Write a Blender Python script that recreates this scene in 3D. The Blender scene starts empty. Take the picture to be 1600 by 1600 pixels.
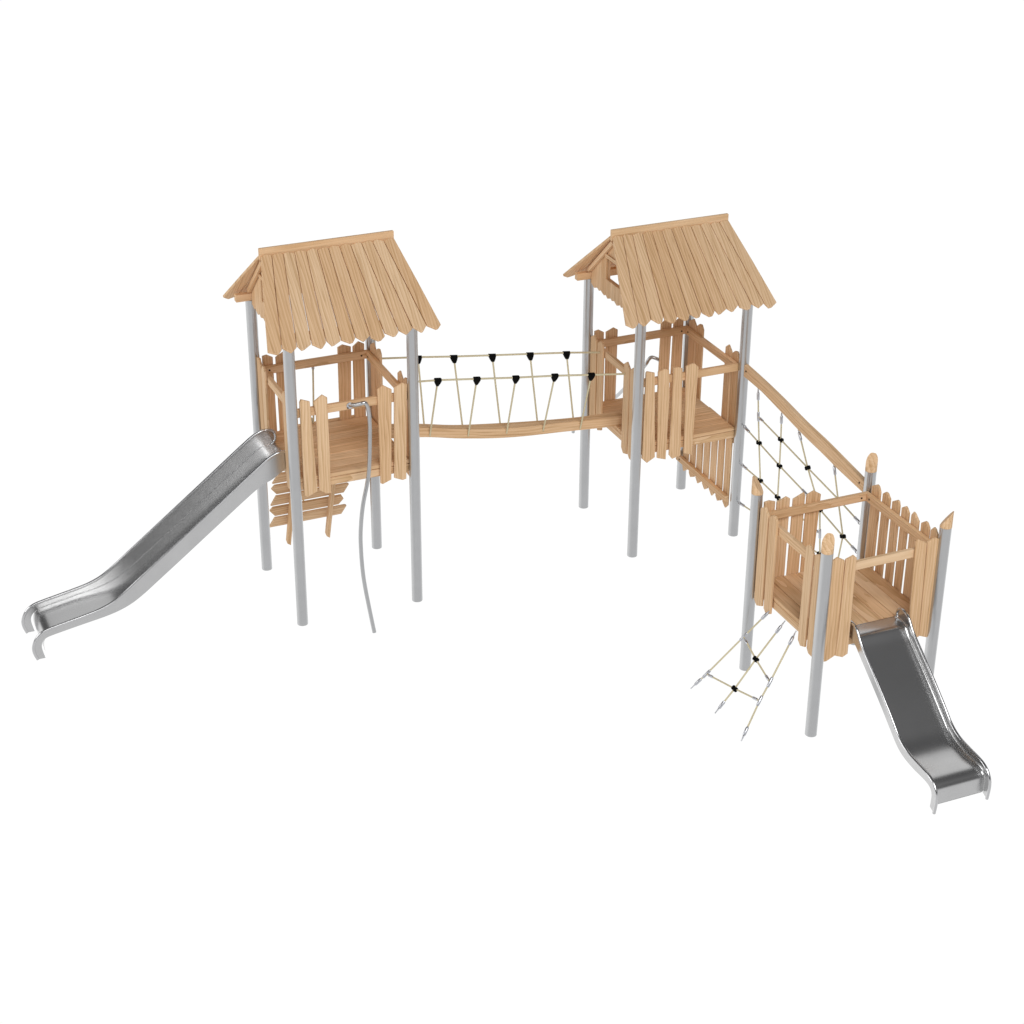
import bpy, bmesh, math, random
from mathutils import Vector, Matrix

scene = bpy.context.scene
COL = scene.collection
rnd = random.Random(11)
V3 = Vector

# ------------------------------------------------------------------ materials
def new_mat(name):
    m = bpy.data.materials.new(name); m.use_nodes = True
    nt = m.node_tree; nt.nodes.clear()
    out = nt.nodes.new('ShaderNodeOutputMaterial'); b = nt.nodes.new('ShaderNodeBsdfPrincipled')
    nt.links.new(b.outputs[0], out.inputs[0])
    return m, nt, b

def mapping(nt, src, scale, loc=(0, 0, 0)):
    mp = nt.nodes.new('ShaderNodeMapping'); mp.inputs['Scale'].default_value = scale
    mp.inputs['Location'].default_value = loc
    nt.links.new(src, mp.inputs['Vector']); return mp.outputs[0]

def noise(nt, vec, scale, detail=4, rough=.55, dist=0):
    n = nt.nodes.new('ShaderNodeTexNoise'); n.inputs['Scale'].default_value = scale
    n.inputs['Detail'].default_value = detail; n.inputs['Roughness'].default_value = rough
    n.inputs['Distortion'].default_value = dist
    nt.links.new(vec, n.inputs['Vector']); return n.outputs['Fac']

def ramp(nt, fac, stops):
    r = nt.nodes.new('ShaderNodeValToRGB'); e = r.color_ramp.elements
    while len(e) < len(stops): e.new(.5)
    for q, (p, c) in zip(e, stops):
        q.position = p; q.color = (*c, 1) if len(c) == 3 else c
    nt.links.new(fac, r.inputs[0]); return r.outputs[0]

def mix(nt, a, b, fac, mode='MIX'):
    m = nt.nodes.new('ShaderNodeMix'); m.data_type = 'RGBA'; m.blend_type = mode
    if isinstance(fac, float): m.inputs[0].default_value = fac
    else: nt.links.new(fac, m.inputs[0])
    for s, i in ((a, 6), (b, 7)):
        if isinstance(s, tuple): m.inputs[i].default_value = (*s, 1)
        else: nt.links.new(s, m.inputs[i])
    return m.outputs[2]

def math_node(nt, op, a, b=None):
    m = nt.nodes.new('ShaderNodeMath'); m.operation = op
    for i, s in enumerate((a, b)):
        if s is None: continue
        if isinstance(s, (int, float)): m.inputs[i].default_value = s
        else: nt.links.new(s, m.inputs[i])
    return m.outputs[0]

def wood_material():
    m, nt, b = new_mat('larch_wood')
    at = nt.nodes.new('ShaderNodeAttribute'); at.attribute_name = 'grain'
    g = at.outputs['Vector']
    tn = nt.nodes.new('ShaderNodeAttribute'); tn.attribute_name = 'tint'
    # growth rings that run lengthwise and open into long arches
    w = nt.nodes.new('ShaderNodeTexWave'); w.wave_type = 'BANDS'; w.bands_direction = 'X'; w.wave_profile = 'SAW'
    w.inputs['Scale'].default_value = 12.0; w.inputs['Distortion'].default_value = 7.0
    w.inputs['Detail'].default_value = 2.5; w.inputs['Detail Scale'].default_value = .9
    nt.links.new(mapping(nt, g, (1.0, .16, 1.0)), w.inputs['Vector'])
    fine = noise(nt, mapping(nt, g, (150, 4.5, 150)), 1.0, 5, .65)
    mid = noise(nt, mapping(nt, g, (34, 1.5, 34)), 1.0, 4, .6, .4)
    pores = noise(nt, mapping(nt, g, (260, 11, 260)), 1.0, 3, .6)
    f = math_node(nt, 'ADD', math_node(nt, 'MULTIPLY', w.outputs['Fac'], .40), math_node(nt, 'MULTIPLY', mid, .68))
    f = math_node(nt, 'ADD', f, math_node(nt, 'MULTIPLY', fine, .30))
    c = ramp(nt, f, [(.28, (.35, .19, .09)), (.46, (.60, .387, .207)), (.66, (.71, .482, .282)), (.9, (.775, .548, .345))])
    c = mix(nt, c, (.42, .225, .10), ramp(nt, pores, [(.62, (0, 0, 0)), (.78, (.42, .42, .42))]))
    # thin darker lines where the yearly rings surface, running along the board
    rg = math_node(nt, 'FRACT', math_node(nt, 'MULTIPLY', noise(nt, mapping(nt, g, (11, .34, 11)), 1.0, 2, .5, .25), 9.0))
    ln = ramp(nt, rg, [(0, (.80, .76, .70)), (.22, (1.0, 1.0, 1.0)), (.80, (1.03, 1.03, 1.03)), (1, (.88, .85, .80))])
    patch = ramp(nt, noise(nt, mapping(nt, g, (20, .9, 20), (7, 3, 1)), 1.0, 3, .6), [(.36, (.25, .25, .25)), (.62, (1, 1, 1))])
    c = mix(nt, c, mix(nt, c, ln, 1.0, 'MULTIPLY'), patch)
    # each board has a slightly different tone
    warm = mix(nt, c, (1.01, .955, .90), 1.0, 'MULTIPLY'); pale = mix(nt, c, (1.0, 1.02, 1.05), 1.0, 'MULTIPLY')
    c2 = mix(nt, warm, pale, tn.outputs['Fac'])
    hs = nt.nodes.new('ShaderNodeHueSaturation')
    nt.links.new(c2, hs.inputs['Color'])
    nt.links.new(math_node(nt, 'ADD', math_node(nt, 'MULTIPLY', tn.outputs['Fac'], .11), .965), hs.inputs['Value'])
    nt.links.new(hs.outputs[0], b.inputs['Base Color'])
    b.inputs['Roughness'].default_value = .6
    b.inputs['Specular IOR Level'].default_value = .12
    bp = nt.nodes.new('ShaderNodeBump'); bp.inputs['Strength'].default_value = .16; bp.inputs['Distance'].default_value = .002
    nt.links.new(f, bp.inputs['Height']); nt.links.new(bp.outputs[0], b.inputs['Normal'])
    return m

def metal(name, col, rough, grain=.0, gscale=220, var=.05):
    m, nt, b = new_mat(name)
    tc = nt.nodes.new('ShaderNodeTexCoord')
    v = noise(nt, tc.outputs['Object'], 5, 5, .6)
    lo = tuple(x * (1 - var) for x in col); hi = tuple(min(1, x * (1 + var)) for x in col)
    nt.links.new(ramp(nt, v, [(.3, lo), (.7, hi)]), b.inputs['Base Color'])
    b.inputs['Metallic'].default_value = 1
    n2 = noise(nt, tc.outputs['Object'], gscale, 3, .6)
    b.inputs['Roughness'].default_value = rough
    if grain:
        bp = nt.nodes.new('ShaderNodeBump'); bp.inputs['Strength'].default_value = grain; bp.inputs['Distance'].default_value = .001
        nt.links.new(n2, bp.inputs['Height']); nt.links.new(bp.outputs[0], b.inputs['Normal'])
    return m

def simple(name, c1, c2, rough, scale, metallic=0):
    m, nt, b = new_mat(name)
    tc = nt.nodes.new('ShaderNodeTexCoord')
    nt.links.new(ramp(nt, noise(nt, tc.outputs['Object'], scale, 3), [(.35, c1), (.65, c2)]), b.inputs['Base Color'])
    b.inputs['Roughness'].default_value = rough; b.inputs['Metallic'].default_value = metallic
    b.inputs['Specular IOR Level'].default_value = .06
    return m

WOOD = wood_material()
POST = metal('galvanised_steel', (.55, .555, .56), .28, 0, 160, .03)
STEEL = metal('satin_stainless_steel', (.61, .61, .61), .25, 0, 700, .03)
POLISH = metal('polished_stainless_steel', (.64, .64, .645), .20, 0, 200, .02)
FITTING = metal('aluminium_fitting', (.60, .61, .64), .32, 0, 200, .05)
ROPE = simple('pale_rope', (.58, .51, .33), (.70, .63, .44), .85, 160)
BLACK = simple('black_plastic', (.002, .002, .002), (.005, .005, .005), .7, 60)
BOLT = simple('dark_bolt', (.05, .03, .02), (.09, .055, .035), .5, 90, .3)

# ------------------------------------------------------------------ mesh building
class MB:
    def __init__(s):
        s.bm = bmesh.new()
        s.g = s.bm.verts.layers.float_vector.new('grain'); s.t = s.bm.verts.layers.float.new('tint')
    def plank(s, pts, t, O, U, V, bev=.004, along='v', tint=None):
        """board: 2-D outline (u, v) in the frame O, U, V; thickness t grows along U x V"""
        O, U, V = V3(O), V3(U).normalized(), V3(V).normalized(); N = U.cross(V)
        area = sum(a[0] * b[1] - b[0] * a[1] for a, b in zip(pts, pts[1:] + pts[:1]))
        if area < 0: pts = pts[::-1]
        n = len(pts); ins = []
        for i in range(n):
            p0, p, p1 = (V3((*pts[k % n], 0)) for k in (i - 1, i, i + 1))
            a, b = (p - p0).normalized(), (p1 - p).normalized()
            na, nb = V3((-a.y, a.x, 0)), V3((-b.y, b.x, 0))
            d = (na + nb); k = 1 + na.dot(nb)
            d = d / max(k, .35)
            ins.append(((p + d * bev).x, (p + d * bev).y))
        off = V3((rnd.uniform(0, 40), rnd.uniform(0, 40), rnd.uniform(0, 40)))
        tv = rnd.random() if tint is None else tint
        rings = []
        for src, h in ((ins, 0), (pts, bev), (pts, t - bev), (ins, t)):
            r = []
            for u, v in src:
                bv = s.bm.verts.new(O + U * u + V * v + N * h)
                bv[s.g] = off + (V3((u, v, h)) if along == 'v' else V3((v, u, h)))
                bv[s.t] = tv; r.append(bv)
            rings.append(r)
        s.bm.faces.new(rings[0][::-1]); s.bm.faces.new(rings[-1])
        for a, b in zip(rings, rings[1:]):
            for i in range(n):
                s.bm.faces.new((a[i], a[(i + 1) % n], b[(i + 1) % n], b[i]))
    def box(s, lo, hi, along, bev=.004, tint=None):
        lo, hi = V3(lo), V3(hi); d = hi - lo
        ax = {'x': ((0, 1, 2)), 'y': ((1, 2, 0)), 'z': ((2, 0, 1))}[along]
        E = [V3((1, 0, 0)), V3((0, 1, 0)), V3((0, 0, 1))]
        a, b = d[ax[0]], d[ax[1]]
        s.plank([(0, 0), (a, 0), (a, b), (0, b)], d[ax[2]], lo, E[ax[0]], E[ax[1]], min(bev, d[ax[2]] * .4), 'u', tint)
    def tube(s, pts, r, seg=12, caps=True, smooth=True):
        pts = [V3(p) for p in pts]; n = len(pts)
        rad = r if isinstance(r, (list, tuple)) else [r] * n
        T = [(pts[min(i + 1, n - 1)] - pts[max(i - 1, 0)]).normalized() for i in range(n)]
        up = V3((0, 0, 1)) if abs(T[0].z) < .9 else V3((1, 0, 0))
        X = T[0].cross(up).normalized(); rings = []
        off = V3((rnd.uniform(0, 40), rnd.uniform(0, 40), rnd.uniform(0, 40))); tv = rnd.random(); L = 0
        for i in range(n):
            X = (X - T[i] * X.dot(T[i])).normalized(); Y = T[i].cross(X); ring = []
            if i: L += (pts[i] - pts[i - 1]).length
            for k in range(seg):
                a = 2 * math.pi * k / seg
                d = X * math.cos(a) * rad[i] + Y * math.sin(a) * rad[i]
                bv = s.bm.verts.new(pts[i] + d)
                bv[s.g] = off + V3((math.cos(a) * rad[i], L, math.sin(a) * rad[i])); bv[s.t] = tv; ring.append(bv)
            rings.append(ring)
        for a, b in zip(rings, rings[1:]):
            for k in range(seg):
                f = s.bm.faces.new((a[k], a[(k + 1) % seg], b[(k + 1) % seg], b[k])); f.smooth = smooth
        if caps:
            for f in (s.bm.faces.new(rings[0][::-1]), s.bm.faces.new(rings[-1])):
                for e in f.edges: e.smooth = False
        return rings
    def obj(s, name, mat, parent=None, label=None):
        bmesh.ops.recalc_face_normals(s.bm, faces=s.bm.faces)
        me = bpy.data.meshes.new(name); s.bm.to_mesh(me); s.bm.free()
        me.materials.append(mat)
        o = bpy.data.objects.new(name, me); COL.objects.link(o)
        if parent: o.parent = parent
        if label: o['label'] = label
        return o

def thing(name, label, cat, loc=(0, 0, 0), group=None):
    o = bpy.data.objects.new(name, None); COL.objects.link(o); o.location = loc
    o.empty_display_size = .2
    o['label'] = label; o['category'] = cat
    if group: o['group'] = group
    return o

def smooth_path(pts, k=8):
    P = [V3(p) for p in pts]; out = []
    for i in range(len(P) - 1):
        p0, p1, p2, p3 = P[max(i - 1, 0)], P[i], P[i + 1], P[min(i + 2, len(P) - 1)]
        for j in range(k):
            t = j / k
            out.append(.5 * ((2 * p1) + (p2 - p0) * t + (2 * p0 - 5 * p1 + 4 * p2 - p3) * t * t + (3 * p1 - p0 - 3 * p2 + p3) * t ** 3))
    out.append(P[-1]); return out

# ------------------------------------------------------------------ towers
PR = .0445
# picket outlines, as (position along the side, height above the top of the hand rail)
PA = [[(.067, .073), (.082, .099), (.154, .063), (.161, -.107), (.183, -.718), (.092, -.754), (.070, -.739)],
      [(.182, .058), (.252, .099), (.295, .069), (.293, -.39), (.292, -.75), (.256, -.76), (.198, -.716), (.199, -.062)],
      [(.710, .075), (.755, .095), (.824, .055), (.800, -.731), (.732, -.759), (.712, -.746)],
      [(.847, .060), (.911, .092), (.951, .075), (.933, -.746), (.902, -.763), (.827, -.731)]]
PB = [[(.069, .073), (.083, .085), (.151, .054), (.188, -.731), (.110, -.773), (.065, -.72)],
      [(.187, .053), (.248, .078), (.288, .066), (.302, -.183), (.294, -.775), (.212, -.741)],
      [(.332, .07), (.374, .08), (.414, .051), (.435, -.765), (.355, -.774), (.323, -.738)],
      [(.448, .063), (.501, .083), (.525, .085), (.564, .049), (.56, -.109), (.545, -.779), (.465, -.746)]]
PC = [[(.056, .06), (.097, .082), (.164, .05), (.158, -.745), (.083, -.78), (.05, -.772)],
      [(.168, .049), (.237, .081), (.259, .048), (.263, -.757), (.219, -.78), (.162, -.745)],
      [(.761, .073), (.789, .086), (.857, .046), (.882, -.753), (.782, -.77)],
      [(.863, .052), (.921, .077), (.963, .056), (.983, -.789), (.886, -.753)]]
PEDGE = [[(.05, .03), (.09, .085), (.13, .08), (.168, .045), (.168, -.735), (.14, -.765), (.07, -.77), (.05, -.74)],
         [(.19, .045), (.245, .092), (.292, .055), (.296, -.73), (.255, -.765), (.194, -.75)],
         [(.704, .052), (.735, .085), (.772, .082), (.812, .045), (.806, -.74), (.77, -.77), (.704, -.745)],
         [(.834, .04), (.885, .09), (.95, .055), (.95, -.74), (.905, -.77), (.834, -.735)]]
PSLIDE = [[(.05, .03), (.09, .085), (.13, .08), (.160, .045), (.160, -.735), (.14, -.765), (.07, -.77), (.05, -.74)],
          [(.172, .045), (.225, .092), (.264, .055), (.266, -.73), (.235, -.765), (.176, -.75)],
          [(.738, .040), (.775, .075), (.800, .072), (.834, .035), (.830, -.74), (.79, -.77), (.738, -.745)],
          [(.848, .05), (.895, .10), (.95, .095), (.95, -.74), (.905, -.77), (.848, -.735)]]
def shift(poly, d): return [(a + d, z) for a, z in poly]
def jig(poly, r=.006): return [(a + rnd.uniform(-r, r) * .5, z + rnd.uniform(-r, r)) for a, z in poly]
PBACK = [[(.059, .075), (.10, .082), (.147, .056), (.152, -.74), (.11, -.77), (.06, -.75)],
         [(.171, .05), (.245, .088), (.284, .058), (.278, -.74), (.235, -.765), (.176, -.74)],
         [(.706, .05), (.75, .075), (.818, .04), (.800, -.74), (.76, -.765), (.702, -.75)],
         [(.836, .04), (.89, .078), (.935, .045), (.93, -.745), (.88, -.765), (.83, -.74)]]

# frame of each side: origin, direction along it, inward normal
SIDE = {'front': ((0, 0, 0), (1, 0, 0), (0, 1, 0)), 'back': ((0, 1, 0), (1, 0, 0), (0, -1, 0)),
        'left': ((0, 0, 0), (0, 1, 0), (1, 0, 0)), 'right': ((1, 0, 0), (0, 1, 0), (-1, 0, 0))}

def side_board(mb, side, poly, z0, d0, t, tint=None):
    O, U, N = (V3(q) for q in SIDE[side]); Z = V3((0, 0, 1))
    C = U.cross(Z)
    d = d0 if C.dot(N) > 0 else d0 + t
    mb.plank(poly, t, O + N * d + Z * z0, U, Z, .004, 'v', tint)

def railing(tower, side, zr, pickets, name='railing'):
    mb = MB(); a, b = (.03, .97) if side in ('front', 'back') else (.064, .936)
    O, U, N = (V3(q) for q in SIDE[side])
    p, q = O + U * a + N * .028, O + U * b + N * .063
    lo = V3((min(p.x, q.x), min(p.y, q.y), zr - .068)); hi = V3((max(p.x, q.x), max(p.y, q.y), zr))
    mb.box(lo, hi, 'x' if side in ('front', 'back') else 'y')
    r = mb.obj(name, WOOD, tower)
    for poly in pickets:
        m = MB(); side_board(m, side, jig(poly), zr, .005, .020); m.obj('picket', WOOD, r)
    # dark bolts through the rail next to the posts
    for u in (.105, .895):
        m = MB(); c = O + U * u + N * .060 + V3((0, 0, zr - .034)); m.tube([c, c + N * .006], .008, 10); m.obj('bolt', BOLT, r)
    return r

def deck(tower, zt, along):
    mb = MB(); n = 8
    for k in range(n):
        a = .03 + .94 * k / n + .002; b = .03 + .94 * (k + 1) / n - .002
        dz = rnd.uniform(-.0015, .0015)
        if along == 'x': mb.box((.03 - rnd.uniform(0, .004), a, zt - .032 + dz), (.97 + rnd.uniform(-.006, .006), b, zt + dz), 'x', .005)
        else: mb.box((a, .03, zt - .032 + dz), (b, .97, zt + dz), 'y', .005)
    dk = mb.obj('deck', WOOD, tower)
    z0, z1 = zt - .10, zt - .036
    for lo, hi, ax in (((.034, .034, z0), (.966, .064, z1), 'x'), ((.034, .936, z0), (.966, .966, z1), 'x'),
                       ((.034, .067, z0), (.064, .933, z1), 'y'), ((.936, .067, z0), (.966, .933, z1), 'y')):
        m = MB(); m.box(lo, hi, ax); m.obj('joist', WOOD, dk)

def posts(tower, top):
    for x in (0, 1):
        for y in (0, 1):
            m = MB(); h = top if not callable(top) else top(x, y)
            m.tube([(x, y, 0), (x, y, h)], PR, 32)
            m.obj('post', POST, tower)

def roof(tower, dz, spread):
    """flared saddle roof: twelve tapering boards on each slope, ridge board, purlins, rafters and boarded gables"""
    zr, k = 3.02 + dz, .885
    cs, sn = 1 / math.sqrt(1 + k * k), k / math.sqrt(1 + k * k)
    L = .6 / cs
    for sgn in (-1, 1):
        mb = MB(); V = V3((0, sgn * cs, -sn)); U = V3((1, 0, 0))
        N = U.cross(V)
        O = V3((0, .5 + sgn * .014, zr))
        if N.z > 0: O = O - N * .022
        for i in range(12):
            gt, gb = .0022, .0026 + spread
            t0, t1 = -.045 + .0908 * i + gt, -.045 + .0908 * (i + 1) - gt
            b0, b1 = -.2 + .11667 * i + gb, -.2 + .11667 * (i + 1) - gb
            w = b1 - b0; e = L + rnd.uniform(-.012, .012); j = rnd.uniform(.32, .68); fl = rnd.uniform(.04, .15)
            lo, hi = rnd.uniform(-.002, .02), rnd.uniform(-.002, .02)
            mid = rnd.uniform(-.5, .5) * spread * 2
            tp = rnd.uniform(.25, .75)
            poly = [(t0, .012 + rnd.uniform(0, .012)), (t0 + tp * (t1 - t0), rnd.uniform(-.004, .006)), (t1, .012 + rnd.uniform(0, .012)),
                    ((t1 + b1) / 2 + mid, L * .5), (b1, e + hi), (b0 + w * min(j + fl, .85), e + .047), (b0 + w * max(j - fl, .15), e + .051), (b0, e + lo),
                    ((t0 + b0) / 2 - mid, L * .5)]
            mb.plank(poly, .022, O, U, V, .003, 'v')
        mb.obj('roof_slope', WOOD, tower)
    m = MB(); m.box((-.05, .488, zr - .05), (1.045, .512, zr + .048), 'x'); m.obj('ridge_board', WOOD, tower)
    under = lambda y: zr - k * abs(y - .5) - .034
    for y in (-.012, .962):
        m = MB(); zt = under(.5 + .512) - .003
        m.box((-.13, y, zt - .062), (1.13, y + .05, zt), 'x'); m.obj('purlin', WOOD, tower)
    for x in (-.037, 1.005):
        for sgn in (-1, 1):
            m = MB(); V = V3((0, sgn * cs, -sn)); U = V3((1, 0, 0)); N = U.cross(V)
            O = V3((x, .5 + sgn * .002, zr - .036))
            if N.z > 0: O = O - N * .034
            m.plank([(0, .03), (.032, .03), (.032, .63), (0, .63)], .034, O, U, V, .004, 'v'); m.obj('rafter', WOOD, tower)
    edges = [.042, .143, .237, .33, .415, .5, .585, .67, .763, .857, .958]
    for x0 in (-.002, .980):
        mb = MB()
        for i, (a, b) in enumerate(zip(edges, edges[1:])):
            a, b = a + .0015, b - .0015; mid = (a + b) / 2
            zb = 2.412 + dz + rnd.uniform(-.008, .008)
            tip = a + (b - a) * rnd.uniform(.35, .65)
            def top(lo): return [(b, under(b) - .012)] + ([(.5, under(.5) - .012)] if a < .5 < b else []) + [(a, under(a) - .012)]
            base = [(a, zb + rnd.uniform(.012, .03)), (tip, zb), (b, zb + rnd.uniform(.012, .03))]
            if .33 <= mid <= .67:
                mb.plank(base + [(b, 2.572 + dz), (a, 2.572 + dz)], .022, (x0, 0, 0), (0, 1, 0), (0, 0, 1), .0025, 'v')
                mb.plank([(a, 2.776 + dz), (b, 2.776 + dz)] + top(0), .022, (x0, 0, 0), (0, 1, 0), (0, 0, 1), .0025, 'v')
            else:
                mb.plank(base + top(0), .022, (x0, 0, 0), (0, 1, 0), (0, 0, 1), .0025, 'v')
        g = mb.obj('gable', WOOD, tower)
        xo = x0 - .0145 if x0 < .5 else x0 + .0235
        for z in ((2.770, 2.802),):
            m = MB(); m.box((xo, .325, z[0] + dz), (xo + .013, .675, z[1] + dz), 'y', .003); m.obj('lintel', WOOD, g)
        # frame behind the window opening
        m = MB(); xi = x0 + .0235 if x0 < .5 else x0 - .0215
        for lo, hi, ax in (((.305, 2.54), (.3295, 2.80), 'z'), ((.6705, 2.54), (.695, 2.80), 'z'), ((.332, 2.54), (.668, 2.571), 'y'), ((.332, 2.778), (.668, 2.80), 'y')):
            m.box((xi, lo[0], lo[1] + dz), (xi + .020, hi[0], hi[1] + dz), ax, .003)
        m.obj('window_frame', WOOD, g)

# left tower
tA = thing('play_tower', 'roofed timber play tower on steel posts, carrying the long slide and the wavy climbing pole', 'play tower', (0, 0, 0), 'towers of the playground')
roof_z = lambda y, dz: 3.02 + dz - .885 * abs(y - .5) - .036
posts(tA, lambda x, y: 2.468)
deck(tA, 1.29, 'x')
railing(tA, 'front', 1.89, PA); railing(tA, 'back', 1.89, PBACK)
railing(tA, 'left', 1.89, PSLIDE); railing(tA, 'right', 1.89, PEDGE)
roof(tA, 0, .0008)
# middle tower
tB = thing('play_tower', 'roofed timber play tower between the rope bridge and the climbing net', 'play tower', (3, 0, 0), 'towers of the playground')
posts(tB, lambda x, y: 2.218)
deck(tB, 1.04, 'x')
railing(tB, 'front', 1.64, PB); railing(tB, 'back', 1.64, PBACK)
railing(tB, 'left', 1.64, PEDGE); railing(tB, 'right', 1.64, PEDGE)
roof(tB, -.25, .0005)
def low_panel(tower, zt, zb):
    mb = MB(); mb.box((.915, .03, zb + .07), (.950, .97, zb + .13), 'y'); r = mb.obj('lower_panel', WOOD, tower)
    for i in range(7):
        a = .055 + i * .127; b = a + .092
        m = MB()
        poly = [(a, zt - zb), (b, zt - zb), (b - .002, rnd.uniform(.2, .3)), (b, rnd.uniform(.01, .03)), ((a + b) / 2 + rnd.uniform(-.03, .03), -.02), (a, rnd.uniform(.005, .03))]
        side_board(m, 'right', poly, zb, .027, .02); m.obj('picket', WOOD, r)
    c = V3((.912, .90, zb + .10)); m = MB(); m.tube([c, c + V3((.006, 0, 0))], .008, 10); m.obj('bolt', BOLT, r)
low_panel(tB, .936, .25)
# low open platform
tC = thing('play_tower', 'low timber play platform without a roof, its steel posts ending in slanted wooden caps', 'play tower', (3, -3, 0), 'towers of the playground')
posts(tC, 1.545)
for x in (0, 1):
    for y in (0, 1):
        m = MB(); n = V3((x - .5, y - .5, 0)).normalized() * (-1 if x + y == 0 else 1); seg = 32; bot, top = [], []
        off = V3((rnd.uniform(0, 40), 0, 0))
        for rr, src in ((0, bot), (1, top)):
            for k in range(seg):
                a = 2 * math.pi * k / seg; d = V3((math.cos(a), math.sin(a), 0)) * (PR + .0005)
                z = 1.546 if rr == 0 else min(1.552 + (d.dot(n) / PR + 1) * .064, 1.676)
                v = m.bm.verts.new(V3((x, y, z)) + d); v[m.g] = off + V3((d.x, d.y * 3, z)); v[m.t] = .55; src.append(v)
        caps = (m.bm.faces.new(bot[::-1]), m.bm.faces.new(top))
        for fc in caps:
            for e in fc.edges: e.smooth = False
        for k in range(seg):
            f = m.bm.faces.new((bot[k], bot[(k + 1) % seg], top[(k + 1) % seg], top[k])); f.smooth = True
        m.obj('post_cap', WOOD, tC)
deck(tC, .79, 'y')
railing(tC, 'front', 1.39, PC)
pcb = [[(.055, .07), (.10, .086), (.149, .061), (.152, -.745), (.1, -.77), (.058, -.75)],
       [(.168, .06), (.245, .091), (.281, .06), (.28, -.74), (.24, -.765), (.175, -.745)],
       [(.306, .05), (.398, .092), (.412, .07), (.41, -.74), (.35, -.77), (.305, -.75)],
       [(.427, .065), (.485, .09), (.549, .053), (.528, -.74), (.47, -.77), (.425, -.745)]]
railing(tC, 'back', 1.39, pcb)
railing(tC, 'left', 1.39, PEDGE)
pr = []
for a0, a1, j in ((.055, .143, .6), (.166, .270, .5), (.302, .398, .75), (.432, .525, .55), (.558, .652, .4), (.688, .785, .6), (.82, .935, .45)):
    pr.append([(a0, .058), (a0 + (a1 - a0) * (j - .2), .093), (a0 + (a1 - a0) * j, .096), (a1, .06), (a1 - .004, -.74), ((a0 + a1) / 2, -.77), (a0, -.745)])
railing(tC, 'right', 1.39, pr)

# ------------------------------------------------------------------ slides
def resample(pts, step):
    P = smooth_path(pts, 12)
    acc = [0]
    for p, q in zip(P, P[1:]): acc.append(acc[-1] + (q - p).length)
    n = max(4, int(acc[-1] / step)); out = []; j = 0
    for i in range(n + 1):
        d = acc[-1] * i / n
        while j < len(acc) - 2 and acc[j + 1] < d: j += 1
        out.append(P[j].lerp(P[j + 1], min(1, (d - acc[j]) / max(1e-9, acc[j + 1] - acc[j]))))
    for _ in range(6):
        out = [out[0]] + [out[i] * .5 + (out[i - 1] + out[i + 1]) * .25 for i in range(1, len(out) - 1)] + [out[-1]]
    return out

def slide(root, rim, low, n_loop, width, floor_d, place, fillet):
    """rim, low: side-panel profiles as (distance, height) from the top; place maps (s, across, z) to space"""
    R = resample([(a, b, 0) for a, b in rim], .01); Lo = resample([(a, b, 0) for a, b in low], .01)
    hw = width / 2
    def sheet(mb, rows, thick_dir=None):
        vs = [[mb.bm.verts.new(place(*p)) for p in r] for r in rows]
        for a, b in zip(vs, vs[1:]):
            for i in range(len(a) - 1):
                f = mb.bm.faces.new((a[i], a[i + 1], b[i + 1], b[i])); f.smooth = True
    N = 130
    def at(P, t):
        q = t * (len(P) - 1); i = min(int(q), len(P) - 2); return P[i].lerp(P[i + 1], q - i)
    Rn = [at(R, i / N) for i in range(N + 1)]; Ln = [at(Lo, i / N) for i in range(N + 1)]
    for sg in (-1, 1):
        mb = MB(); t = .004
        rows = []
        for r, l in zip(Rn, Ln):
            y0, y1 = sg * hw, sg * (hw + t)
            rows.append([(r.x, y0, r.y), (r.x, y1, r.y), (l.x, y1, l.y), (l.x, y0, l.y), (r.x, y0, r.y)])
        vs = [[mb.bm.verts.new(place(*p)) for p in r[:4]] for r in rows]
        for a, b in zip(vs, vs[1:]):
            for i in range(4):
                f = mb.bm.faces.new((a[i], a[(i + 1) % 4], b[(i + 1) % 4], b[i]))
        mb.bm.faces.new(vs[0][::-1]); mb.bm.faces.new(vs[-1])
        side = mb.obj('side_panel', STEEL, root)
        mb = MB(); loop = n_loop + [(p.x, p.y) for p in Rn[1:]]
        loop = [(p.x, p.y) for p in resample([(a, b, 0) for a, b in loop], .012)]
        mb.tube([place(a, sg * (hw + .002), b) for a, b in loop], .0125, 12)
        mb.obj('handrail', POLISH, side)
    # chute floor: profile offset from the rim, folded up into the sides
    F = floor_d
    P = resample([(a, b, 0) for a, b in F], .012); mb = MB(); rows = []
    fil = fillet
    for p in P:
        row = []
        inner = hw - .0012
        for k in range(11):
            a = math.pi / 2 * k / 10
            row.append((-inner + fil - fil * math.cos(a), p.y + fil - fil * math.sin(a)))
        row += [(-inner + fil + .004, p.y), (-inner * .5, p.y)]
        row = row + [(-y, z) for y, z in row[::-1]]
        rows.append([(p.x, y, z) for y, z in row])
    sheet(mb, rows)
    ch = mb.obj('chute', STEEL, root)
    so = ch.modifiers.new('sheet thickness', 'SOLIDIFY'); so.thickness = .0008; so.offset = 0
    return ch

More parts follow.
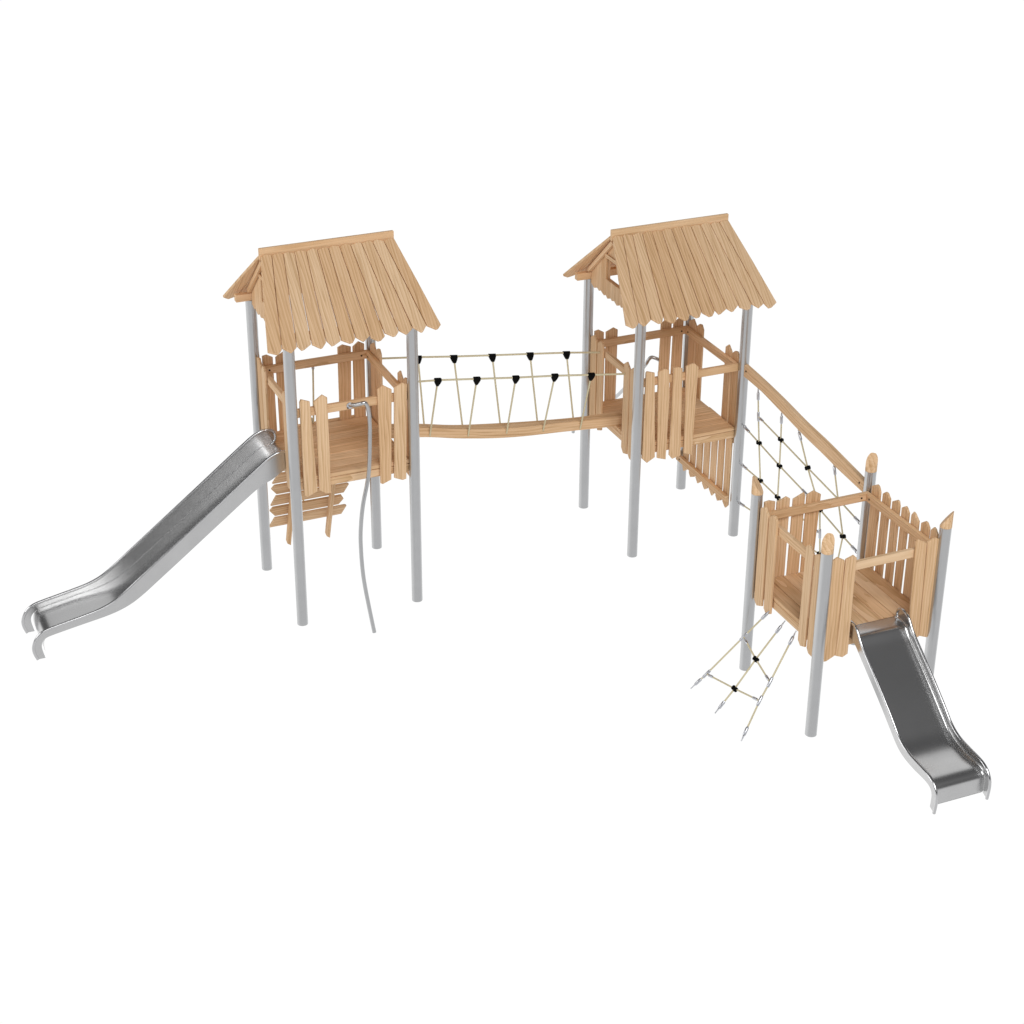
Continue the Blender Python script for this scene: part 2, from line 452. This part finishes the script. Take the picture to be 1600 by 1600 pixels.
# profiles: s = distance from the tower side, z = height
rimA = [(-.066, 1.375), (-.058, 1.405), (-.035, 1.426), (.0, 1.435), (.04, 1.433), (.09, 1.418), (.19, 1.353), (.62, 1.02), (1.095, .653), (1.25, .534), (1.36, .449), (1.46, .382), (1.56, .340), (1.68, .312), (1.80, .289), (2.00, .250), (2.055, .225), (2.09, .193), (2.125, .120), (2.122, .06), (2.10, 0.0)]
lowA = [(-.066, 1.345), (-.05, 1.315), (-.01, 1.282), (.06, 1.238), (.114, 1.205), (.238, 1.145), (.556, .905), (.874, .660), (1.10, .488), (1.21, .405), (1.31, .341), (1.41, .298), (1.52, .269), (1.64, .248), (1.75, .230), (1.975, .190), (2.030, .172), (2.056, .133), (2.058, .09), (2.040, .0)]
floorA = [(-.06, 1.302), (.045, 1.297), (.105, 1.265), (.255, 1.152), (.57, .914), (.885, .672), (1.10, .506), (1.21, .423), (1.31, .359), (1.41, .314), (1.52, .285), (1.64, .264), (1.75, .245), (1.96, .206), (2.005, .190), (2.033, .155), (2.040, .11), (2.035, .06)]
loopA = [(-.02, 1.298), (-.05, 1.315), (-.064, 1.345)]
sA = thing('slide', 'long stainless steel slide running down from the left tower', 'slide', (0, .5, 0), 'metal slides')
slide(sA, rimA, lowA, loopA, .44, floorA, lambda s, y, z: V3((-s, -y, z)), .005)

rimC = [(-.092, .840), (-.085, .867), (-.06, .887), (-.03, .896), (.0, .895), (.04, .885), (.085, .842), (.13, .785), (.355, .617), (.57, .445), (.695, .338), (.80, .288), (.925, .272), (1.06, .262), (1.12, .248), (1.165, .222), (1.205, .165), (1.208, .09), (1.198, .008)]
lowC = [(-.092, .815), (-.075, .79), (-.03, .768), (.02, .755), (.07, .735), (.125, .690), (.408, .480), (.60, .325), (.70, .250), (.80, .213), (.92, .198), (1.02, .196), (1.085, .190), (1.13, .172), (1.150, .135), (1.150, .09), (1.146, .03)]
floorC = [(-.10, .802), (.03, .798), (.085, .745), (.14, .702), (.418, .494), (.612, .338), (.71, .264), (.805, .229), (.92, .214), (1.03, .212), (1.092, .205), (1.132, .185), (1.152, .145), (1.152, .09), (1.150, .035)]
loopC = [(-.04, .795), (-.075, .798), (-.091, .815)]
sC = thing('slide', 'short stainless steel slide leading down from the low platform', 'slide', (3.5, -3, 0), 'metal slides')
slide(sC, rimC, lowC, loopC, .44, floorC, lambda s, y, z: V3((y, -s, z)), .018)

# ------------------------------------------------------------------ rope bridge
bx = [(.93, .0, 1.392), (1.26, 0, 1.340), (1.60, 0, 1.268), (2.07, 0, 1.200), (2.55, 0, 1.158), (2.85, 0, 1.137), (3.10, 0, 1.128)]
br = thing('rope_bridge', 'sagging timber beam bridge with rope handrails, hung between the two roofed towers', 'bridge', (2, .5, 0))
mb = MB(); Pb = smooth_path([(a - 2, 0, c) for a, b, c in bx], 6)
n = len(Pb); rings = []; off = V3((3.3, 7.1, 1.9)); w, h = .052, .088
prof = [(-w, -.004), (-w + .004, 0), (w - .004, 0), (w, -.004), (w, -h + .004), (w - .004, -h), (-w + .004, -h), (-w, -h + .004)]
for i, p in enumerate(Pb):
    r = []
    for y, z in prof:
        wob = .004 * math.sin(p.x * 5 + y * 30)
        v = mb.bm.verts.new(V3((p.x, y, p.z + z + wob))); v[mb.g] = off + V3((z + y * .35, p.x, y)); v[mb.t] = .35; r.append(v)
    rings.append(r)
for a, b in zip(rings, rings[1:]):
    for k in range(8): mb.bm.faces.new((a[k], a[(k + 1) % 8], b[(k + 1) % 8], b[k]))
mb.bm.faces.new(rings[0][::-1]); mb.bm.faces.new(rings[-1])
mb.obj('walking_beam', WOOD, br)
RR = .0074
cF = [(1.146, 1.842), (1.314, 1.835), (1.655, 1.789), (2.002, 1.742), (2.355, 1.700), (2.692, 1.652)]
cB = [(1.328, 1.842), (1.647, 1.796), (1.995, 1.751), (2.344, 1.707), (2.686, 1.663)]
lF = [(1.304, 1.262), (1.647, 1.200), (1.996, 1.160), (2.334, 1.122), (2.684, 1.080)]
lB = [(1.296, 1.30), (1.640, 1.235), (1.984, 1.195), (2.329, 1.155), (2.667, 1.13)]
def handrope(pts, y):
    m = MB(); m.tube([V3((x - 2, y - .5, z)) for x, z in pts], RR * 1.1, 10); return m.obj('handrail_rope', ROPE, br)
hF = handrope([(.985, 1.865)] + cF[1:] + [(3.02, 1.606)], .27)
hB = handrope([(.985, 1.885)] + cB + [(3.02, 1.612)], .76)
def clamp(x, y, z, dx, dy, dz):
    """black wedge: wide at the hand rope, narrowing towards the hanging rope"""
    d = V3((dx, dy, dz)).normalized(); X = V3((1, 0, -.13)).normalized()
    m = MB(); T = X.cross(d).normalized(); c = V3((x - 2, y - .5, z)); lv = []
    for s, wd, th, sk in ((-.014, .031, .014, 0), (.010, .031, .016, 0), (.034, .022, .015, .0), (.056, .011, .012, 0)):
        q = c + d * s
        lv.append([m.bm.verts.new(q + X * (a * wd) + T * (b * th)) for a, b in ((-1, -.7), (-.8, -1), (.8, -1), (1, -.7), (1, .7), (.8, 1), (-.8, 1), (-1, .7))])
    for a, b in zip(lv, lv[1:]):
        for k in range(8): m.bm.faces.new((a[k], a[(k + 1) % 8], b[(k + 1) % 8], b[k]))
    m.bm.faces.new(lv[0][::-1]); m.bm.faces.new(lv[-1]); m.obj('rope_clamp', BLACK, br)
for (cs_, lw, y, yl) in ((cF[1:], lF, .27, .446), (cB, lB, .76, .554)):
    for (x, z), (xl, zl) in zip(cs_, lw):
        a = V3((x - 2, y - .5, z)); b = V3((xl - 2, yl - .5, zl)); d = b - a
        m = MB(); m.tube([a + d * .03, b], RR, 10); m.obj('hanging_rope', ROPE, br)
        clamp(x, y, z, *d)

# ------------------------------------------------------------------ climbing net between middle tower and low platform
nt_ = thing('climbing_net', 'rope climbing net under a sloping timber beam, between the middle tower and the low platform', 'climbing net', (4, 0, 0))
mb = MB(); tb = smooth_path([(-.045, 0, 1.656), (-.35, 0, 1.631), (-.669, 0, 1.596), (-1.025, 0, 1.546), (-1.35, 0, 1.514), (-1.56, 0, 1.486), (-1.955, 0, 1.432)], 8)
hh = [.110, .100, .112, .114, .118, .118, .098]; rings = []; N = len(tb)
for i, p in enumerate(tb):
    q = i / (N - 1) * 6; k = min(int(q), 5); h = hh[k] + (hh[k + 1] - hh[k]) * (q - k); r = []
    for x, z in ((-.022, -.004), (-.018, 0), (.014, 0), (.018, -.004), (.018, -h + .004), (.014, -h), (-.018, -h), (-.022, -h + .004)):
        v = mb.bm.verts.new(V3((x, p.x, p.z + z))); v[mb.g] = V3((9.1 + z, p.x, x)); v[mb.t] = .75; r.append(v)
    rings.append(r)
for a, b in zip(rings, rings[1:]):
    for k in range(8): mb.bm.faces.new((a[k], a[(k + 1) % 8], b[(k + 1) % 8], b[k]))
mb.bm.faces.new(rings[0][::-1]); mb.bm.faces.new(rings[-1])
beam = mb.obj('top_beam', WOOD, nt_)
for y, z in ((-.080, 1.61), (-1.895, 1.395)):
    m = MB(); m.tube([(-.027, y, z), (-.020, y, z)], .008, 10); m.obj('bolt', BOLT, beam)

NR = .0068
def rope(root, pts, r=NR, name='rope'):
    m = MB(); m.tube(pts, r, 10); return m.obj(name, ROPE, root)
def cut(a, b, d=.06):
    a, b = V3(a), V3(b); return a + (b - a).normalized() * d
def ferrule(root, a, b, r=.0115):
    a, b = V3(a), V3(b); m = MB(); d = (b - a)
    m.tube([a, a + d * .12, a + d * .88, b], [r * .75, r, r, r * .75], 12); return m.obj('ferrule', FITTING, root)
def end_fitting(root, a, toward, ln=.06):
    """eye bolt and pressed sleeve where a rope end is fixed at a"""
    a, t = V3(a), V3(toward); d = (t - a).normalized(); m = MB()
    m.tube([a, a + d * .03], .0045, 8)
    rg = [a + d * .036 + d * (.012 * math.cos(q)) + d.orthogonal().normalized() * (.012 * math.sin(q)) for q in [2 * math.pi * i / 14 for i in range(15)]]
    m.tube(rg, .0042, 8); m.tube([a + d * .045, a + d * .055, a + d * (.05 + ln), a + d * (.06 + ln)], [.007, .0125, .0125, .007], 12)
    return m.obj('end_fitting', FITTING, root)
def knot(root, p, ax):
    """black plastic cross joint gripping two ropes"""
    p, ax = V3(p), V3(ax).normalized(); m = MB(); sd = V3((-1, 0, 0))
    per = ax.cross(sd).normalized()
    for s in (-1, 1):
        c = p + per * (s * .017)
        pts = [c - ax * .020 + sd * .004, c - ax * .012 + sd * .010, c + ax * .012 + sd * .010, c + ax * .020 + sd * .004]
        m.tube([c - ax * .017, c - ax * .011, c + ax * .011, c + ax * .017], [.010, .0165, .0165, .010], 12)
    m.tube([p - per * .020, p + per * .020], .011, 10)
    return m.obj('cross_joint', BLACK, root)
P = lambda y, z, x=0: V3((x, y, z))
v1a, v1t, v1b, v1c = P(-.255, 1.535), P(-.293, 1.275), P(-.333, 1.046), P(-.397, .717)
v2a, v2b, v2c, v2d = P(-.655, 1.485), P(-.674, 1.226), P(-.685, .988), P(-.693, .696)
v3a, v3b, v3c, k1, k2, k3 = P(-.915, 1.45), P(-1.115, 1.165), P(-1.236, 1.023), P(-1.345, .893), P(-1.376, .685), P(-1.403, .507)
v4a, v4x, v4b, v4d, v4e = P(-1.475, 1.395), P(-1.59, 1.105), P(-1.707, .825), P(-1.667, .588), P(-1.66, .535)
pb, pc, pd = P(-.045, 1.092), P(-.045, .722), P(-.045, .345)
bf, ca, cb, ce, cc = P(-1.10, .935), P(-1.955, 1.045), P(-1.955, .785), P(-1.955, .56), P(-1.376, .685)
rope(nt_, [cut(v1a, v1t), v1t, v1b, v1c]); rope(nt_, [cut(v2a, v2b), v2b, v2c, v2d, P(-.70, .42)])
rope(nt_, [cut(v3a, v3b), v3b, v3c, k1, k2, k3]); rope(nt_, [cut(v4a, v4x), v4x, v4b, v4d, v4e])
rope(nt_, [v1t, v2b, v3b, v4x, cut(ca, v4x)]); rope(nt_, [cut(pb, v1b), v1b, v2c, bf, k1, v4b, cut(cb, v4b)])
rope(nt_, [cut(pc, v1c), v1c, v2d, k2]); rope(nt_, [cut(pd, P(-.7, .42)), P(-.7, .42), k3, v4e, cut(ce, v4e)]); rope(nt_, [bf, P(-1.06, .69)])
for a, b in ((v1a, v1t), (v2a, v2b), (v3a, v3b), (v4a, v4b)): end_fitting(nt_, a, b)
for a, b in ((pb, v1b), (pc, v1c), (pd, k3), (ca, v4x), (cb, v4b), (ce, v4e)): end_fitting(nt_, a, b)
def tee(root, p, along, arm):
    p, al, ar = V3(p), V3(along).normalized(), V3(arm).normalized(); m = MB()
    m.tube([p - al * .042, p - al * .034, p + al * .034, p + al * .042], [.0085, .0118, .0118, .0085], 12)
    m.tube([p + ar * .008, p + ar * .03], .006, 10); m.tube([p + ar * .026, p + ar * .033, p + ar * .075, p + ar * .083], [.007, .011, .011, .007], 12)
    return m.obj('tee_fitting', FITTING, root)
tee(nt_, v1t, v1b - v1a, v2b - v1t); tee(nt_, k2, k3 - k1, v2d - k2); tee(nt_, bf, k1 - v2c, V3((0, .1, -1)))
for p, ax in ((v1b, v1b - v1c), (v1c, v1b - v1c), (v2b, v2a - v2c), (v2c, v2b - v2d), (v2d, v2c - v2d), (v3b, v3a - v3b), (k1, k1 - k2), (v4b, v4a - v4b), (k3, k2 - k3), (P(-.70, .42), V3((0, 0, 1)))):
    knot(nt_, p, ax)

# ------------------------------------------------------------------ rope ladder on the low platform
ld = thing('rope_ladder', 'short fanned rope ladder slanting from the ground up to the low platform', 'rope ladder', (3, -2.5, 0))
Q = lambda x, y, z: V3((x - 3, y + 2.5, z))
t1, t2, t3 = Q(3.03, -2.285, .69), Q(3.03, -2.48, .69), Q(3.03, -2.64, .69)
b1, b2, b3 = Q(2.455, -2.118, .012), Q(2.461, -2.499, .016), Q(2.46, -2.905, .016)
u1, l1, u2, l2, u3, l3 = Q(2.831, -2.227, .453), Q(2.566, -2.157, .142), Q(2.794, -2.486, .409), Q(2.616, -2.504, .201), Q(2.762, -2.758, .372), Q(2.662, -2.795, .255)
for pts in ([t1, u1, l1, b1], [t2, u2, l2, b2], [t3, u3, l3, b3]):
    rope(ld, [cut(pts[0], pts[1])] + pts[1:-1] + [cut(pts[-1], pts[-2])])
    for a, b in ((pts[0], pts[1]), (pts[-1], pts[-2])): end_fitting(ld, a, b)
rope(ld, [u1, u2, u3]); rope(ld, [l1, l2, l3])
tee(ld, u1, t1 - l1, u2 - u1); tee(ld, l1, t1 - l1, l2 - l1); tee(ld, u3, t3 - b3, u2 - u3); tee(ld, l3, t3 - b3, l2 - l3)
for p in (u2, l2):
    m = MB(); ax = (t2 - b2).normalized(); per = ax.cross(V3((-.7, 0, .7))).normalized()
    for s in (-1, 1):
        c = p + per * (s * .015); m.tube([c - ax * .018, c - ax * .011, c + ax * .011, c + ax * .018], [.010, .0165, .0165, .010], 12)
    m.tube([p - per * .018, p + per * .018], .012, 10); m.obj('cross_joint', BLACK, ld)

# ------------------------------------------------------------------ plank ramp under the left tower
rp = thing('climbing_ramp', 'steep timber climbing ramp of pointed planks rising to the back of the left tower', 'climbing ramp', (.5, 1.45, 0))
kx = .36; vdir = V3((0, -kx, 1)).normalized(); nrm = V3((1, 0, 0)).cross(vdir)
for x in (-.197, .165):
    m = MB(); m.plank([(0, .0), (.034, -.03), (.034, 1.26), (0, 1.26)], .055, V3((x, -.014, 0)) , (1, 0, 0), vdir, .004, 'v'); m.obj('stringer', WOOD, rp)
for i in range(9):
    z = .165 + i * .128; v0 = z / vdir.z; hgt = .108
    e = [rnd.uniform(.015, .05) for _ in range(2)]; up = i % 2 == 0
    if up: poly = [(-.345, v0), (.32, v0 + .004), (.36, v0 + hgt - .01), (.345, v0 + hgt), (-.29 - e[0] * .3, v0 + hgt)]
    else: poly = [(-.30, v0), (.285, v0), (.325, v0 + .06), (.30, v0 + hgt), (-.325, v0 + hgt), (-.35, v0 + .07)]
    m = MB(); m.plank(poly, .024, V3((0, .047, 0)), (1, 0, 0), vdir, .004, 'u'); m.obj('plank', WOOD, rp)
rp2 = thing('climbing_rope', 'thin hanging climbing rope tied to the back rail of the left tower', 'rope', (.478, .955, 0))
rope(rp2, smooth_path([(0, 0, 1.80), (-.008, -.002, 1.55), (-.012, .02, 1.31), (0, .12, 1.285), (0, .28, .85), (0, .47, .35)], 6), .0075)
m = MB(); m.tube([(0, 0, 1.795), (0, 0, 1.805), (0, 0, 1.818)], [.009, .014, .012], 12); m.obj('end_fitting', FITTING, rp2)

# ------------------------------------------------------------------ poles
pl = thing('climbing_pole', 'wavy steel climbing pole standing in front of the left tower', 'pole', (.492, -.36, 0))
pp = [(.482, .024, 1.862), (.508, -.015, 1.874), (.545, -.055, 1.896), (.563, -.064, 1.903), (.580, -.066, 1.896), (.592, -.067, 1.872), (.600, -.070, 1.835), (.604, -.078, 1.76), (.598, -.094, 1.631), (.560, -.144, 1.325), (.490, -.185, 1.074), (.455, -.212, .868), (.443, -.240, .709), (.440, -.27, .55), (.447, -.293, .41), (.467, -.325, .215), (.492, -.36, 0)]
m = MB(); m.tube(smooth_path([V3(p) - V3((.492, -.36, 0)) for p in pp], 8), .0165, 16); pole = m.obj('tube', POST, pl)
m = MB(); c = V3((.480, .026, 1.858)) - V3((.492, -.36, 0)); m.tube([c, c + V3((0, -.006, 0))], .027, 20); fl = m.obj('flange', FITTING, pl)
for dx, dz in ((.018, .018), (-.018, -.016)):
    m = MB(); q = c + V3((dx, -.006, dz)); m.tube([q, q + V3((0, -.004, 0))], .006, 10); m.obj('bolt', BOLT, fl)
pb_ = thing('sliding_pole', 'straight steel sliding bar sloping down behind the middle tower', 'pole', (3.58, 2.48, 0))
ps = [(3.715, .990, 1.335), (3.690, 1.02, 1.345), (3.66, 1.04, 1.352), (3.640, 1.058, 1.325), (3.62, 1.13, 1.215), (3.61, 1.58, .772), (3.595, 2.05, .37), (3.585, 2.36, .15), (3.58, 2.45, .09), (3.58, 2.48, .0)]
m = MB(); m.tube(smooth_path([V3(p) - V3((3.58, 2.48, 0)) for p in ps], 8), .0165, 16); m.obj('tube', POST, pb_)

# ------------------------------------------------------------------ world, lamps, camera
w = bpy.data.worlds.new('World'); scene.world = w; w.use_nodes = True
nt = w.node_tree; nt.nodes.clear()
out = nt.nodes.new('ShaderNodeOutputWorld'); bg = nt.nodes.new('ShaderNodeBackground'); nt.links.new(bg.outputs[0], out.inputs[0])
tc = nt.nodes.new('ShaderNodeTexCoord'); sep = nt.nodes.new('ShaderNodeSeparateXYZ'); nt.links.new(tc.outputs['Generated'], sep.inputs[0])
up = ramp(nt, math_node(nt, 'ADD', math_node(nt, 'MULTIPLY', sep.outputs['Z'], .5), .5), [(.50, (0, 0, 0)), (.58, (1, 1, 1))])
front = ramp(nt, math_node(nt, 'ADD', math_node(nt, 'MULTIPLY', sep.outputs['Y'], .5), .5), [(.35, (.76, .76, .765)), (.70, (1.02, 1.02, 1.02))])
nt.links.new(mix(nt, front, (.105, .105, .107), up), bg.inputs['Color']); bg.inputs['Strength'].default_value = 1.0

def softbox(name, loc, target, sx, sy, radiance, col=(1, 1, 1)):
    d = bpy.data.lights.new(name, 'AREA'); d.shape = 'RECTANGLE'; d.size = sx; d.size_y = sy
    d.energy = radiance * math.pi * sx * sy; d.color = col
    o = bpy.data.objects.new(name, d); COL.objects.link(o); o.location = loc
    o.rotation_euler = (V3(target) - V3(loc)).to_track_quat('-Z', 'Y').to_euler(); return o
C0 = V3((1.6, -.8, 1.2))
softbox('studio_softbox_front', C0 + V3((-.20, -.79, .58)).normalized() * 18, C0, 17, 7.5, 2.4)
softbox('studio_softbox_high', C0 + V3((.0, -.73, .68)).normalized() * 16, C0, 7.5, 6, 6.3)
softbox('studio_softbox_left', C0 + V3((-.93, .08, .36)).normalized() * 14, C0, 8, 6, 3.2)
softbox('studio_softbox_back', C0 + V3((.36, .75, .70)).normalized() * 14, C0, 24, 7.2, .76)

cx, cy, cz, yaw, pitch, roll, f = -3.84835, -13.21683, 8.15748, 0.40755, 0.48054, 0.00559, 3036.11
cam = bpy.data.cameras.new('camera'); co = bpy.data.objects.new('camera', cam); COL.objects.link(co)
fw = V3((math.sin(yaw) * math.cos(pitch), math.cos(yaw) * math.cos(pitch), -math.sin(pitch)))
rt = V3((math.cos(yaw), -math.sin(yaw), 0)); upv = rt.cross(fw)
r2 = rt * math.cos(roll) + upv * math.sin(roll); u2 = -rt * math.sin(roll) + upv * math.cos(roll)
M = Matrix((r2, u2, -fw)).transposed().to_4x4(); M.translation = V3((cx, cy, cz)); co.matrix_world = M
cam.sensor_width = 36; cam.sensor_fit = 'HORIZONTAL'; cam.lens = f / 1600 * 36; cam.clip_end = 500
scene.camera = co
vs = scene.view_settings; vs.view_transform = 'Standard'; vs.look = 'None'; vs.exposure = 0; vs.gamma = 1; vs.use_curve_mapping = False
scene.cycles.blur_glossy = 2.0; scene.cycles.sample_clamp_indirect = 1.6; scene.cycles.max_bounces = 9; scene.cycles.diffuse_bounces = 7; scene.cycles.glossy_bounces = 4
scene.render.film_transparent = False
